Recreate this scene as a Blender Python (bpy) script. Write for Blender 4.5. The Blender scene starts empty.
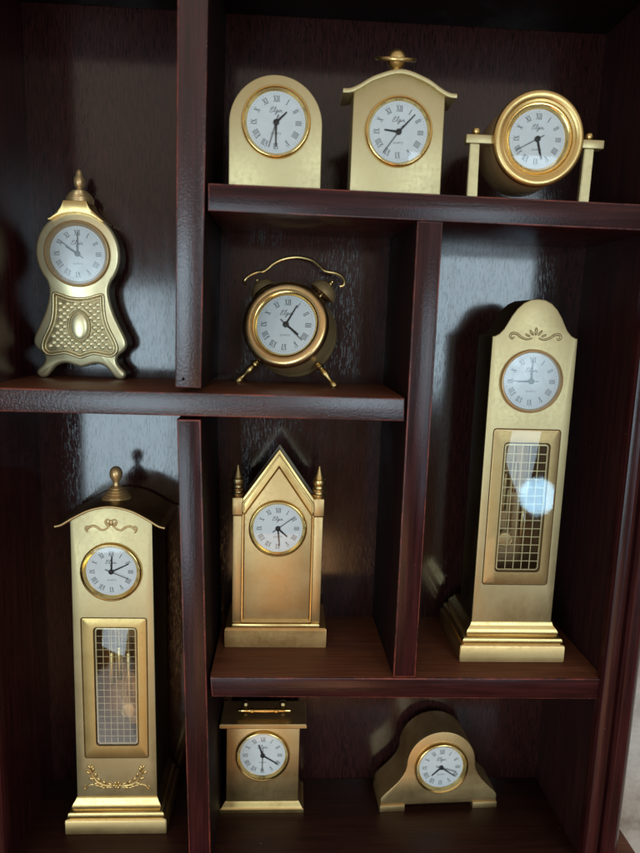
import bpy, bmesh, math, random
from mathutils import Vector, Matrix
random.seed(7)
SC = bpy.context.scene
COL = SC.collection
MM = 0.001
PI = math.pi
# All shapes are measured in millimetres (x right, y into the cabinet, z up; eye height = 0) and scaled to metres.
FRONT, BACK = 350.0, 432.0          # front plane and back panel of the cabinet
S1, S2, S3, FL, CE = 70.3, -39.5, -209.6, -341.0, 187.5

# ------------------------------------------------------------------ materials
def new_mat(name):
    m = bpy.data.materials.new(name); m.use_nodes = True
    nt = m.node_tree; b = nt.nodes['Principled BSDF']
    return m, nt, b
def N(nt, typ, **kw):
    n = nt.nodes.new(typ)
    for k, v in kw.items():
        if k.startswith('_'): setattr(n, k[1:], v)
        else: n.inputs[k.replace('__', ' ')].default_value = v
    return n
def L(nt, a, b): nt.links.new(a, b)
def coords(nt, scale=(1, 1, 1), rot=(0, 0, 0)):
    t = N(nt, 'ShaderNodeTexCoord'); mp = N(nt, 'ShaderNodeMapping')
    mp.inputs['Scale'].default_value = scale; mp.inputs['Rotation'].default_value = rot
    L(nt, t.outputs['Object'], mp.inputs['Vector']); return mp.outputs['Vector']
def noise(nt, vec, scale, detail=4, rough=.55):
    n = N(nt, 'ShaderNodeTexNoise'); n.inputs['Scale'].default_value = scale
    n.inputs['Detail'].default_value = detail; n.inputs['Roughness'].default_value = rough
    L(nt, vec, n.inputs['Vector']); return n.outputs['Fac']
def ramp(nt, fac, stops):
    r = N(nt, 'ShaderNodeValToRGB'); e = r.color_ramp.elements
    while len(e) < len(stops): e.new(.5)
    for q, (p, c) in zip(e, stops):
        q.position = p; q.color = c if len(c) == 4 else (*c, 1)
    L(nt, fac, r.inputs['Fac']); return r.outputs['Color']
def mix(nt, fac, a, b):
    m = N(nt, 'ShaderNodeMix', _data_type='RGBA')
    for s, v in ((0, fac), (6, a), (7, b)):
        if hasattr(v, 'is_linked'): L(nt, v, m.inputs[s])
        else: m.inputs[s].default_value = v if not isinstance(v, tuple) else (v if len(v) == 4 else (*v, 1))
    return m.outputs[2]
def mrange(nt, fac, a, b, c, d):
    m = N(nt, 'ShaderNodeMapRange')
    for i, v in enumerate((a, b, c, d)): m.inputs[i + 1].default_value = v
    L(nt, fac, m.inputs[0]); return m.outputs[0]
def bump(nt, b, h, strength, dist):
    n = N(nt, 'ShaderNodeBump'); n.inputs['Strength'].default_value = strength
    n.inputs['Distance'].default_value = dist
    L(nt, h, n.inputs['Height']); L(nt, n.outputs['Normal'], b.inputs['Normal']); return n
def math_node(nt, op, a, b):
    n = N(nt, 'ShaderNodeMath', _operation=op)
    for i, v in enumerate((a, b)):
        if hasattr(v, 'is_linked'): L(nt, v, n.inputs[i])
        else: n.inputs[i].default_value = v
    return n.outputs[0]

def wood(name, axis, dark, light, rough=(.2, .34), bumpy=.25, pit=.0, coat=.0, dust=.3, spec=.3):
    m, nt, b = new_mat(name)
    s = [1, 1, 1]; s['xyz'.index(axis)] = .045
    v = coords(nt, tuple(s)); v1 = coords(nt)
    g = noise(nt, v, 420, 5, .6); g2 = noise(nt, v, 90, 3)
    big = noise(nt, v1, 14, 4)
    c = mix(nt, ramp(nt, g, [(.38, (0, 0, 0)), (.68, (1, 1, 1))]), dark, light)
    c = mix(nt, math_node(nt, 'MULTIPLY', g2, .6), c, tuple(x * .45 for x in dark))
    if dust:                                    # flecks of dust and chipped lacquer
        vo = N(nt, 'ShaderNodeTexVoronoi'); vo.inputs['Scale'].default_value = 105; vo.inputs['Randomness'].default_value = 1
        L(nt, v1, vo.inputs['Vector'])
        dots = ramp(nt, vo.outputs['Distance'], [(.0, (1, 1, 1)), (.035, (1, 1, 1)), (.06, (0, 0, 0))])
        gate = ramp(nt, noise(nt, v1, 60, 2), [(.57, (0, 0, 0)), (.62, (1, 1, 1))])
        c = mix(nt, math_node(nt, 'MULTIPLY', math_node(nt, 'MULTIPLY', dots, gate), dust), c, (.30, .25, .21))
    L(nt, c, b.inputs['Base Color'])
    L(nt, mrange(nt, math_node(nt, 'ADD', big, math_node(nt, 'MULTIPLY', g, .25)), .45, .85, rough[0], rough[1]), b.inputs['Roughness'])
    h = math_node(nt, 'ADD', math_node(nt, 'MULTIPLY', g, bumpy), math_node(nt, 'MULTIPLY', noise(nt, v1, 760, 3), pit))
    bump(nt, b, h, 1.0, .0009)
    b.inputs['Specular IOR Level'].default_value = spec
    b.inputs['Coat Weight'].default_value = coat; b.inputs['Coat Roughness'].default_value = .25
    return m
RED, RED2 = (.024, .0050, .0054), (.068, .0130, .0140)
W_V = wood('mahogany_upright', 'z', RED, RED2, bumpy=.12, pit=.06)
W_H = wood('mahogany_board', 'x', RED, RED2, bumpy=.12, pit=.06)
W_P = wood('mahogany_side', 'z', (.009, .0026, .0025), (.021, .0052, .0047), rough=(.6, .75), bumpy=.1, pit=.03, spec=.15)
W_PR = wood('mahogany_side_lit', 'z', (.026, .0075, .0070), (.056, .0150, .0135), rough=(.5, .65), bumpy=.1, pit=.03, spec=.25)  # lighter copy of the side wood, lit tone put into the colour
W_HAM = wood('mahogany_hammered', 'x', RED, RED2, rough=(.2, .34), bumpy=.15, pit=.42, coat=.6, spec=.5)
W_HAMV = wood('mahogany_upright_worn', 'z', RED, RED2, rough=(.2, .34), bumpy=.15, pit=.22, coat=.5, spec=.45)
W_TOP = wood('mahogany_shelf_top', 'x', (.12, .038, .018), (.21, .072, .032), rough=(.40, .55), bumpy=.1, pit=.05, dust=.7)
W_FLOOR = wood('mahogany_floor', 'x', (.034, .011, .0065), (.060, .020, .011), rough=(.40, .52), bumpy=.1, pit=.03, dust=.6)
def back_wood():
    m, nt, b = new_mat('back_panel_wood')
    v = coords(nt, (1, 1, .05)); v1 = coords(nt, (1, 1, .13)); v2 = coords(nt)
    g = noise(nt, v, 1500, 5, .65); g2 = noise(nt, v, 130, 3); sp = noise(nt, v2, 38, 4, .6)
    c = mix(nt, ramp(nt, g, [(.40, (0, 0, 0)), (.66, (1, 1, 1))]), (.019, .0066, .0060), (.052, .0165, .0140))
    pits = ramp(nt, noise(nt, v1, 1700, 3, .55), [(.32, (0, 0, 0)), (.44, (1, 1, 1))])
    c = mix(nt, pits, (.004, .003, .003), c)
    L(nt, c, b.inputs['Base Color'])
    L(nt, mrange(nt, math_node(nt, 'ADD', math_node(nt, 'MULTIPLY', g2, .5), math_node(nt, 'MULTIPLY', sp, .5)), .35, .65, .09, .17), b.inputs['Roughness'])
    h = math_node(nt, 'ADD', math_node(nt, 'MULTIPLY', g, .4), math_node(nt, 'MULTIPLY', pits, .5))
    bump(nt, b, h, .14, .00022)
    b.inputs['Specular IOR Level'].default_value = .5
    b.inputs['Coat Weight'].default_value = .3; b.inputs['Coat Roughness'].default_value = .12
    return m
W_BACK = back_wood()
def worn_edge():
    m, nt, b = new_mat('worn_red_edge')
    v = coords(nt)
    f = ramp(nt, noise(nt, v, 38, 6, .75), [(.44, (0, 0, 0)), (.64, (1, 1, 1))])
    c = mix(nt, f, (.040, .009, .009), (.24, .042, .023))
    chips = ramp(nt, noise(nt, v, 1500, 2), [(.66, (0, 0, 0)), (.70, (1, 1, 1))])
    c = mix(nt, math_node(nt, 'MULTIPLY', chips, .6), c, (.42, .22, .13))
    L(nt, c, b.inputs['Base Color']); b.inputs['Roughness'].default_value = .42
    bump(nt, b, noise(nt, v, 700, 3), .5, .0004)
    return m
EDGE = worn_edge()
def brass(name, c0, c1, rough=(.3, .42), grain=(1, 1, .03), gb=.25, tarnish=.25, metallic=1.0, tcol=(.30, .19, .07)):
    m, nt, b = new_mat(name)
    v = coords(nt, grain); v1 = coords(nt)
    g = noise(nt, v, 1600, 4, .6); big = noise(nt, v1, 55, 4, .6); sm = noise(nt, v1, 420, 4, .7)
    c = mix(nt, mrange(nt, big, .3, .7, 0, 1), c0, c1)
    c = mix(nt, math_node(nt, 'MULTIPLY', ramp(nt, sm, [(.55, (0, 0, 0)), (.75, (1, 1, 1))]), tarnish), c, tcol)
    L(nt, c, b.inputs['Base Color']); b.inputs['Metallic'].default_value = metallic
    rr = math_node(nt, 'ADD', mrange(nt, big, .3, .7, rough[0], rough[1]), mrange(nt, sm, .4, .8, -.03, .06))
    L(nt, rr, b.inputs['Roughness'])
    bump(nt, b, math_node(nt, 'ADD', math_node(nt, 'MULTIPLY', g, gb), math_node(nt, 'MULTIPLY', sm, .12)), .35, .00025)
    return m
SATIN = brass('satin_brass', (.53, .435, .225), (.59, .495, .275), rough=(.43, .54), metallic=.9, tarnish=.12)
SATIN2 = brass('satin_brass_warm', (.54, .36, .155), (.62, .44, .21), rough=(.42, .53), tarnish=.2, metallic=.95)
PALE = brass('pale_cast_brass', (.82, .71, .40), (.90, .80, .50), rough=(.32, .42), grain=(1, 1, 1), gb=.04, metallic=.72, tarnish=.12, tcol=(.5, .4, .18))
GOLD = brass('polished_gold', (.80, .55, .19), (.86, .62, .25), rough=(.14, .24), grain=(1, 1, 1), gb=.05, tarnish=.25, tcol=(.45, .25, .07))
COPPERY = brass('rosy_gold', (.74, .47, .19), (.82, .56, .27), rough=(.26, .36), grain=(1, 1, 1), gb=.1, tarnish=.3)
COPPERY2 = brass('warm_satin_gold', (.58, .37, .15), (.66, .45, .20), rough=(.36, .46), tarnish=.15)
SIDE = brass('shaded_side_brass', (.10, .066, .03), (.15, .10, .046), rough=(.45, .55), grain=(1, 1, 1), tarnish=.4, tcol=(.05, .03, .012))  # same brass as the case, dim side reflections put into the colour
GOLDM = brass('soft_gold', (.66, .46, .175), (.74, .54, .235), rough=(.30, .42), grain=(.03, 1, 1), gb=.1, tarnish=.3)
BRONZE = brass('bronze', (.58, .375, .165), (.68, .46, .22), rough=(.34, .46), grain=(1, 1, 1), metallic=.68, tarnish=.35, tcol=(.16, .09, .035))
OLD = brass('antique_brass', (.30, .21, .09), (.42, .31, .15), rough=(.32, .46), grain=(1, 1, 1), tarnish=.5, tcol=(.10, .06, .025))
PIT = brass('recessed_antique_brass', (.36, .28, .14), (.46, .37, .20), rough=(.4, .5), grain=(1, 1, 1), tarnish=.3, tcol=(.15, .10, .04))
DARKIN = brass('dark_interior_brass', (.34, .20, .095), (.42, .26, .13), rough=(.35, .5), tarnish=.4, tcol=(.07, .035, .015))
LINE = brass('darkened_groove', (.12, .07, .03), (.16, .10, .04), rough=(.4, .5), tarnish=.2, tcol=(.05, .03, .01))
LATT = brass('lattice_print', (.66, .52, .26), (.72, .58, .32), rough=(.4, .5), grain=(1, 1, 1), tarnish=.0, metallic=.6)
def plain(name, col, rough, spec=.5):
    m, nt, b = new_mat(name)
    v = coords(nt); n = noise(nt, v, 180, 3)
    L(nt, mix(nt, mrange(nt, n, .35, .7, 0, 1), col, tuple(x * .93 for x in col)), b.inputs['Base Color'])
    b.inputs['Roughness'].default_value = rough; b.inputs['Specular IOR Level'].default_value = spec
    return m
WHITE = plain('dial_paper', (.93, .925, .91), .55, .3)
INK = plain('black_ink', (.012, .012, .014), .5, .3)
GREY = plain('grey_ink', (.17, .17, .18), .5, .3)
STEEL = plain('grey_hand_paint', (.16, .18, .185), .4, .4)
BLACK = plain('nail_hole_dark', (.002, .002, .002), .9, .1)
def glass_mat(name, ior, r0, r1):
    m = bpy.data.materials.new(name); m.use_nodes = True; nt = m.node_tree; nt.nodes.clear()
    o = N(nt, 'ShaderNodeOutputMaterial'); t = N(nt, 'ShaderNodeBsdfTransparent'); g = N(nt, 'ShaderNodeBsdfGlossy')
    g.inputs['Roughness'].default_value = .05; t.inputs['Color'].default_value = (.97, .98, .975, 1)
    v = coords(nt); L(nt, mrange(nt, noise(nt, v, 130, 4), .35, .75, r0, r1), g.inputs['Roughness'])
    f = N(nt, 'ShaderNodeFresnel'); f.inputs['IOR'].default_value = ior
    s = N(nt, 'ShaderNodeMixShader'); L(nt, f.outputs[0], s.inputs[0]); L(nt, t.outputs[0], s.inputs[1]); L(nt, g.outputs[0], s.inputs[2])
    L(nt, s.outputs[0], o.inputs['Surface']); return m
GLASS = glass_mat('clear_glass', 1.5, .01, .06)
HAZY = glass_mat('hazy_lens', 1.85, .22, .34)
def plaster():
    m, nt, b = new_mat('wall_plaster'); v = coords(nt)
    n = noise(nt, v, 45, 6, .65); n2 = noise(nt, v, 240, 4)
    L(nt, ramp(nt, n, [(.3, (.30, .26, .21)), (.5, (.52, .48, .42)), (.75, (.62, .58, .52))]), b.inputs['Base Color'])
    b.inputs['Roughness'].default_value = .85
    bump(nt, b, math_node(nt, 'ADD', n, n2), .6, .002); return m
PLASTER = plaster()

# ------------------------------------------------------------------ mesh helpers
def finish(name, bm, mats, parent=None, label=None, angle=32, flat=False):
    bmesh.ops.remove_doubles(bm, verts=bm.verts, dist=.002)
    bmesh.ops.recalc_face_normals(bm, faces=bm.faces)
    bmesh.ops.scale(bm, vec=(MM, MM, MM), verts=bm.verts)
    me = bpy.data.meshes.new(name); bm.to_mesh(me); bm.free()
    for m in (mats if isinstance(mats, (list, tuple)) else [mats]): me.materials.append(m)
    if not flat:
        me.polygons.foreach_set('use_smooth', [True] * len(me.polygons))
        me.set_sharp_from_angle(angle=math.radians(angle))
    o = bpy.data.objects.new(name, me); COL.objects.link(o)
    if parent is not None: o.parent = parent
    if label: o['label'] = label
    return o
def thing(name, label, cat, loc, rot=(0, 0, 0), group=None):
    o = bpy.data.objects.new(name, None); COL.objects.link(o)
    o.location = Vector(loc) * MM; o.rotation_euler = [math.radians(a) for a in rot]
    o.empty_display_size = .01
    o['label'] = label; o['category'] = cat
    if group: o['group'] = group
    return o
def offset(poly, d):                      # inward offset of a CCW polygon
    n = len(poly); out = []
    for i in range(n):
        p0, p1, p2 = Vector(poly[i - 1]), Vector(poly[i]), Vector(poly[(i + 1) % n])
        a, b = (p1 - p0), (p2 - p1)
        if a.length < 1e-6 or b.length < 1e-6: out.append(tuple(p1)); continue
        a.normalize(); b.normalize()
        na, nb = Vector((-a.y, a.x)), Vector((-b.y, b.x))
        k = 1 + na.dot(nb)
        m = (na + nb) / max(k, .35)
        out.append(tuple(p1 + m * d))
    return out
def area(p): return sum(p[i - 1][0] * p[i][1] - p[i][0] * p[i - 1][1] for i in range(len(p))) / 2
def ccw(p): return list(p) if area(p) > 0 else list(reversed(p))
def ring_faces(bm, A, B, mi=0):
    n = len(A)
    for i in range(n):
        f = bm.faces.new((A[i], A[(i + 1) % n], B[(i + 1) % n], B[i])); f.material_index = mi
def plate(bm, outline, y0, y1, bev=.5, holes=(), back=True, hbev=0, mi=0, prof=None):
    """outline (x,z) extruded from y0 (front) to y1, front rim rounded; holes go right through."""
    o = ccw(outline); b = bev
    steps = prof or [(0, y0 + b), (b * .3, y0 + b * .3), (b, y0)]
    rings = [[bm.verts.new((x, y, z)) for x, z in offset(o, d)] if d else [bm.verts.new((x, y, z)) for x, z in o] for d, y in steps]
    bk = [bm.verts.new((x, y1, z)) for x, z in o]
    ring_faces(bm, bk, rings[0], mi)
    for A, B in zip(rings, rings[1:]): ring_faces(bm, A, B, mi)
    hr = []
    for h in holes:
        h = ccw(h)
        fr = [bm.verts.new((x, y0, z)) for x, z in (offset(h, -hbev) if hbev else h)]
        if hbev:
            f2 = [bm.verts.new((x, y0 + hbev, z)) for x, z in h]; ring_faces(bm, fr, f2, mi)
        else: f2 = fr
        hb = [bm.verts.new((x, y1, z)) for x, z in h]
        ring_faces(bm, f2, hb, mi); hr.append((fr, hb))
    for front, loops in ((True, [rings[-1]] + [q[0] for q in hr]), (False, [bk] + [q[1] for q in hr])):
        if not front and not back: continue
        if len(loops) == 1: bm.faces.new(loops[0]).material_index = mi
        elif len(loops) == 2 and len(loops[0]) == len(loops[1]): ring_faces(bm, loops[0], loops[1], mi)
        else:
            es = []
            for lp in loops:
                for i in range(len(lp)):
                    e = bm.edges.get((lp[i - 1], lp[i])) or bm.edges.new((lp[i - 1], lp[i])); es.append(e)
            r = bmesh.ops.triangle_fill(bm, use_beauty=True, edges=es, normal=(0, -1, 0))
            for g in r['geom']:
                if isinstance(g, bmesh.types.BMFace): g.material_index = mi
    return rings[-1]
def sheet(bm, top, und, y0, y1, b=.4, mi=0):
    """bent strip between two matched curves (x,z), front edge eased"""
    n = len(top); rows = []
    for i in range(n):
        (tx, tz), (ux, uz) = top[i], und[i]; c = min(b, (tz - uz) * .4)
        rows.append([bm.verts.new(p) for p in ((ux, y1, uz), (ux, y0 + c, uz), (ux, y0 + c * .3, uz + c * .3), (ux, y0, uz + c), (tx, y0, tz - c), (tx, y0 + c * .3, tz - c * .3), (tx, y0 + c, tz), (tx, y1, tz))])
    for A, B in zip(rows, rows[1:]): ring_faces(bm, A, B, mi)
    bm.faces.new(rows[0]); bm.faces.new(rows[-1])
def basis(axis):
    a = Vector(axis).normalized()
    u = a.cross(Vector((0, 0, 1)) if abs(a.z) < .9 else Vector((1, 0, 0))).normalized()
    return a, u, a.cross(u)
def lathe(bm, prof, org=(0, 0, 0), axis=(0, 0, 1), seg=40, caps=True, mi=0):
    a, u, w = basis(axis); o = Vector(org); prev = None
    for r, h in prof:
        if r < 1e-4: cur = [bm.verts.new(o + a * h)]
        else: cur = [bm.verts.new(o + a * h + (u * math.cos(2 * PI * i / seg) + w * math.sin(2 * PI * i / seg)) * r) for i in range(seg)]
        if prev:
            if len(prev) > 1 and len(cur) > 1: ring_faces(bm, prev, cur, mi)
            elif len(prev) > 1 or len(cur) > 1:
                big, pt = (prev, cur[0]) if len(prev) > 1 else (cur, prev[0])
                for i in range(seg): bm.faces.new((big[i], big[(i + 1) % seg], pt)).material_index = mi
        elif caps and len(cur) > 1: bm.faces.new(cur).material_index = mi
        prev = cur
    if caps and len(prev) > 1: bm.faces.new(prev).material_index = mi
def catmull(p, k=6, closed=False):
    n = len(p); out = []
    P = [Vector(q) for q in p]
    for i in range(n if closed else n - 1):
        a = P[i - 1] if (i or closed) else P[0]; b = P[i]; c = P[(i + 1) % n]
        d = P[(i + 2) % n] if (closed or i + 2 < n) else P[-1]
        for j in range(k):
            t = j / k
            out.append(tuple(.5 * ((2 * b) + (c - a) * t + (2 * a - 5 * b + 4 * c - d) * t * t + (3 * b - a - 3 * c + d) * t ** 3)))
    if not closed: out.append(tuple(P[-1]))
    return out
def tube(bm, pts, r, seg=10, closed=False, mi=0, flat=1.0):
    P = [Vector(p) for p in pts]; n = len(P); rings = []
    up = None
    for i, p in enumerate(P):
        if closed: t = (P[(i + 1) % n] - P[i - 1])
        else: t = P[min(i + 1, n - 1)] - P[max(i - 1, 0)]
        t.normalize()
        if up is None:
            up = Vector((0, 1, 0)); up = (up - t * up.dot(t))
            if up.length < .1: up = Vector((0, 0, 1)) - t * t.z
        else: up = up - t * up.dot(t)
        up.normalize(); s = t.cross(up)
        rr = r[i] if isinstance(r, (list, tuple)) else r
        rings.append([bm.verts.new(p + (up * math.cos(2 * PI * j / seg) * flat + s * math.sin(2 * PI * j / seg)) * rr) for j in range(seg)])
    for A, B in zip(rings, rings[1:]): ring_faces(bm, A, B, mi)
    if closed: ring_faces(bm, rings[-1], rings[0], mi)
    else: bm.faces.new(rings[0]).material_index = mi; bm.faces.new(rings[-1]).material_index = mi
def ell(bm, c, rx, ry, rz, rot=0, seg=14, rows=8, mi=0):   # ellipsoid blob, turned in the x-z plane
    M = Matrix.Rotation(math.radians(rot), 3, 'Y'); c = Vector(c); prev = None
    for i in range(rows + 1):
        th = PI * i / rows; z = math.cos(th); q = math.sin(th)
        cur = [bm.verts.new(c + M @ Vector((0, 0, z * rz)))] if i in (0, rows) else [bm.verts.new(c + M @ Vector((rx * q * math.cos(2 * PI * j / seg), ry * q * math.sin(2 * PI * j / seg), z * rz))) for j in range(seg)]
        if prev:
            if len(prev) > 1 and len(cur) > 1: ring_faces(bm, prev, cur, mi)
            else:
                big, pt = (prev, cur[0]) if len(prev) > 1 else (cur, prev[0])
                for j in range(seg): bm.faces.new((big[j], big[(j + 1) % seg], pt)).material_index = mi
        prev = cur
def loft_rect(bm, secs, mi=0):            # secs: (x0,x1,y0,y1,z) from bottom to top
    prev = None
    for x0, x1, y0, y1, z in secs:
        cur = [bm.verts.new(p) for p in ((x0, y0, z), (x1, y0, z), (x1, y1, z), (x0, y1, z))]
        if prev: ring_faces(bm, prev, cur, mi)
        else: bm.faces.new(cur).material_index = mi
        prev = cur
    bm.faces.new(prev).material_index = mi
def rbox(bm, x0, x1, y0, y1, z0, z1, b=.5, mi=0):
    c = [bm.verts.new(p) for p in ((x0, y0, z0), (x1, y0, z0), (x1, y1, z0), (x0, y1, z0), (x0, y0, z1), (x1, y0, z1), (x1, y1, z1), (x0, y1, z1))]
    fs = [bm.faces.new([c[i] for i in q]) for q in ((0, 1, 2, 3), (4, 5, 6, 7), (0, 1, 5, 4), (1, 2, 6, 5), (2, 3, 7, 6), (3, 0, 4, 7))]
    for f in fs: f.material_index = mi
    if b:
        es = list({e for f in fs for e in f.edges})
        bmesh.ops.bevel(bm, geom=es, offset=b, segments=2, profile=.5, affect='EDGES')
def bar2(bm, p, q, w0, y, w1=None, mi=0):  # flat stroke facing -y
    w1 = w0 if w1 is None else w1
    a, b = Vector(p), Vector(q); t = b - a
    if t.length < 1e-6: return
    t.normalize(); n = Vector((-t.y, t.x))
    f = [a + n * w0 / 2, b + n * w1 / 2, b - n * w1 / 2, a - n * w0 / 2]
    bm.faces.new([bm.verts.new((v.x, y, v.y)) for v in f]).material_index = mi
def disc(bm, c, r, y, seg=48, mi=0):
    bm.faces.new([bm.verts.new((c[0] + r * math.cos(2 * PI * i / seg), y, c[1] + r * math.sin(2 * PI * i / seg))) for i in range(seg)]).material_index = mi

# ------------------------------------------------------------------ dial, hands, bezel
ROMAN = ['XII', 'I', 'II', 'III', 'IIII', 'V', 'VI', 'VII', 'VIII', 'IX', 'X', 'XI']
SCRIPT = [[(-.1, .62), (.05, .86), (.32, .92), (.40, .76), (.22, .62), (.02, .56), (.22, .50), (.10, .40), (-.12, .26), (-.08, .04), (.14, -.04), (.42, .10), (.62, .28)],
          [(.52, .18), (.72, .60), (.80, .94), (.70, .92), (.62, .40), (.66, .02), (.82, .10)],
          [(1.18, .40), (1.02, .46), (.90, .24), (1.0, .02), (1.14, .16), (1.20, .42), (1.14, -.10), (1.02, -.44), (.86, -.36), (1.0, -.14), (1.34, .12)],
          [(1.40, .42), (1.36, .10), (1.44, .0), (1.54, .14)], [(1.43, .62), (1.46, .66)],
          [(1.56, .02), (1.62, .40), (1.60, .20), (1.76, .42), (1.84, .34), (1.82, .06), (1.92, .0), (2.1, .16)]]
def dial(parent, cx, cz, R, yd, hour, minute, second, bez=None, bezel_mat=None, hand_mat=None, bprof=None, glass=GLASS, lens=(.50, .80, .86)):
    """dial disc of radius R at depth yd (front faces -y); bez = outer radius of the ring"""
    hand_mat = hand_mat or INK
    bm = bmesh.new(); disc(bm, (cx, cz), R + 1.0, yd); d = finish('dial', bm, WHITE, parent, flat=True)
    y = yd - .06
    bm = bmesh.new()
    h = R * .185; rm = R * .765
    for k, s in enumerate(ROMAN):
        a = math.radians(30 * k); up = Vector((math.sin(a), math.cos(a))); rt = Vector((up.y, -up.x)); c = Vector((cx, cz)) + up * rm
        wid = {'I': .30, 'V': .66, 'X': .66}
        x = -sum(wid[q] for q in s) / 2
        def pt(u, v): return c + rt * u * h + up * v * h
        for q in s:
            w = wid[q]
            if q == 'I': bar2(bm, pt(x + w / 2, -.5), pt(x + w / 2, .5), h * .15, y)
            elif q == 'V':
                bar2(bm, pt(x + .1, .5), pt(x + w / 2, -.5), h * .15, y); bar2(bm, pt(x + w - .08, .5), pt(x + w / 2, -.5), h * .07, y)
            else:
                bar2(bm, pt(x + .1, .5), pt(x + w - .08, -.5), h * .15, y); bar2(bm, pt(x + w - .1, .5), pt(x + .1, -.5), h * .07, y)
            x += w
        W = sum(wid[q] for q in s)
        for v in (-.5, .5): bar2(bm, pt(-W / 2 + .04, v), pt(W / 2 - .04, v), h * .06, y)
    for k in range(60):
        a = math.radians(6 * k); u = Vector((math.sin(a), math.cos(a))); c = Vector((cx, cz))
        bar2(bm, c + u * R * .905, c + u * R * (.93 if k % 5 else .945), R * .012, y)
    finish('numerals', bm, GREY, d, flat=True)
    bm = bmesh.new(); sc = R * .205
    for st in SCRIPT:
        q = catmull([(a, b, 0) for a, b in st], 4) if len(st) > 2 else [(a, b, 0) for a, b in st]
        for i in range(len(q) - 1):
            f = lambda e: (cx + (e[0] - 1.0) * sc * .98 + (e[1] - .2) * sc * .22, cz + R * .37 + (e[1] - .2) * sc * .86)
            bar2(bm, f(q[i]), f(q[i + 1]), sc * .085, y)
    finish('brand_script', bm, GREY, d, flat=True)
    cu = bpy.data.curves.new('maker_text', 'FONT'); cu.body = 'QUARTZ'; cu.size = R * .09 * MM; cu.align_x = 'CENTER'; cu.align_y = 'CENTER'
    to = bpy.data.objects.new('maker_text', cu); COL.objects.link(to); bpy.context.view_layer.update()
    me = bpy.data.meshes.new_from_object(to.evaluated_get(bpy.context.evaluated_depsgraph_get())); bpy.data.objects.remove(to)
    me.transform(Matrix.Translation(Vector((cx, y, cz - R * .36)) * MM) @ Matrix.Rotation(PI / 2, 4, 'X'))
    me.materials.clear(); me.materials.append(GREY)
    t = bpy.data.objects.new('small_print', me); COL.objects.link(t); t.parent = d
    def hand(name, ang, l, w, yy, tail=0, taper=.5, mat=hand_mat):
        if ang is None: return
        bm = bmesh.new(); a = math.radians(ang); u = Vector((math.sin(a), math.cos(a))); c = Vector((cx, cz))
        e0, e1 = c - u * tail * R, c + u * l * R; t2 = Vector((-u.y, u.x))
        pts = [e0 + t2 * w * R * .5, e1 + t2 * w * R * .5 * taper, e1 - t2 * w * R * .5 * taper, e0 - t2 * w * R * .5]
        A = [bm.verts.new((p.x, yy, p.y)) for p in pts]; B = [bm.verts.new((p.x, yy + .12, p.y)) for p in pts]
        bm.faces.new(A); bm.faces.new(B); ring_faces(bm, A, B); finish(name, bm, mat, d, flat=True)
    hand('hour_hand', hour, lens[0], .085, yd - .45, .06, .6)
    hand('minute_hand', minute, lens[1], .068, yd - .75, .06, .5)
    hand('second_hand', second, lens[2], .026, yd - 1.05, .26, .8)
    bm = bmesh.new(); lathe(bm, [(R * .10, 0), (R * .10, .9), (R * .07, 1.15), (0, 1.2)], (cx, yd - .1, cz), (0, -1, 0), 24); finish('hub', bm, hand_mat, d)
    if bez:
        bm = bmesh.new(); B = bez
        pr = bprof or [(B, -.2), (B, .9), (B - .2, 2.0), (B - .6, 2.7), (B - 1.1, 2.8), (B - 1.45, 2.5), (B - 1.75, 1.9), (R + .5, .9), (R + .05, .35), (R, -.1 - yd)]
        lathe(bm, pr, (cx, 0, cz), (0, -1, 0), 96, caps=False)
        finish('bezel', bm, bezel_mat or GOLD, parent, angle=50)
    if glass:
        bm = bmesh.new(); rg = (bez - 1.75) if bez else R
        lathe(bm, [(rg, 0), (rg * .8, .18), (rg * .5, .36), (rg * .2, .46), (0, .48)], (cx, yd - 1.6, cz), (0, -1, 0), 64, caps=False)
        finish('glass', bm, glass, parent, angle=80)
    return d

def dark_sides(o):                        # side faces take darker brass, their shade put into the colour
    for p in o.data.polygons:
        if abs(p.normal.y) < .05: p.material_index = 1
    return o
GRP = 'miniature brass clocks in the cabinet'
def arc(cx, cz, r, a0, a1, n): return [(cx + r * math.cos(math.radians(a0 + (a1 - a0) * i / n)), cz + r * math.sin(math.radians(a0 + (a1 - a0) * i / n))) for i in range(n + 1)]
def mirror(half): # half outline given from bottom centre up the right side to the top centre
    return half + [(-x, z) for x, z in reversed(half) if abs(x) > 1e-6]
def rrect(x0, x1, z0, z1, r, n=4):
    return arc(x1 - r, z1 - r, r, 0, 90, n) + arc(x0 + r, z1 - r, r, 90, 180, n) + arc(x0 + r, z0 + r, r, 180, 270, n) + arc(x1 - r, z0 + r, r, 270, 360, n)

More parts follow.
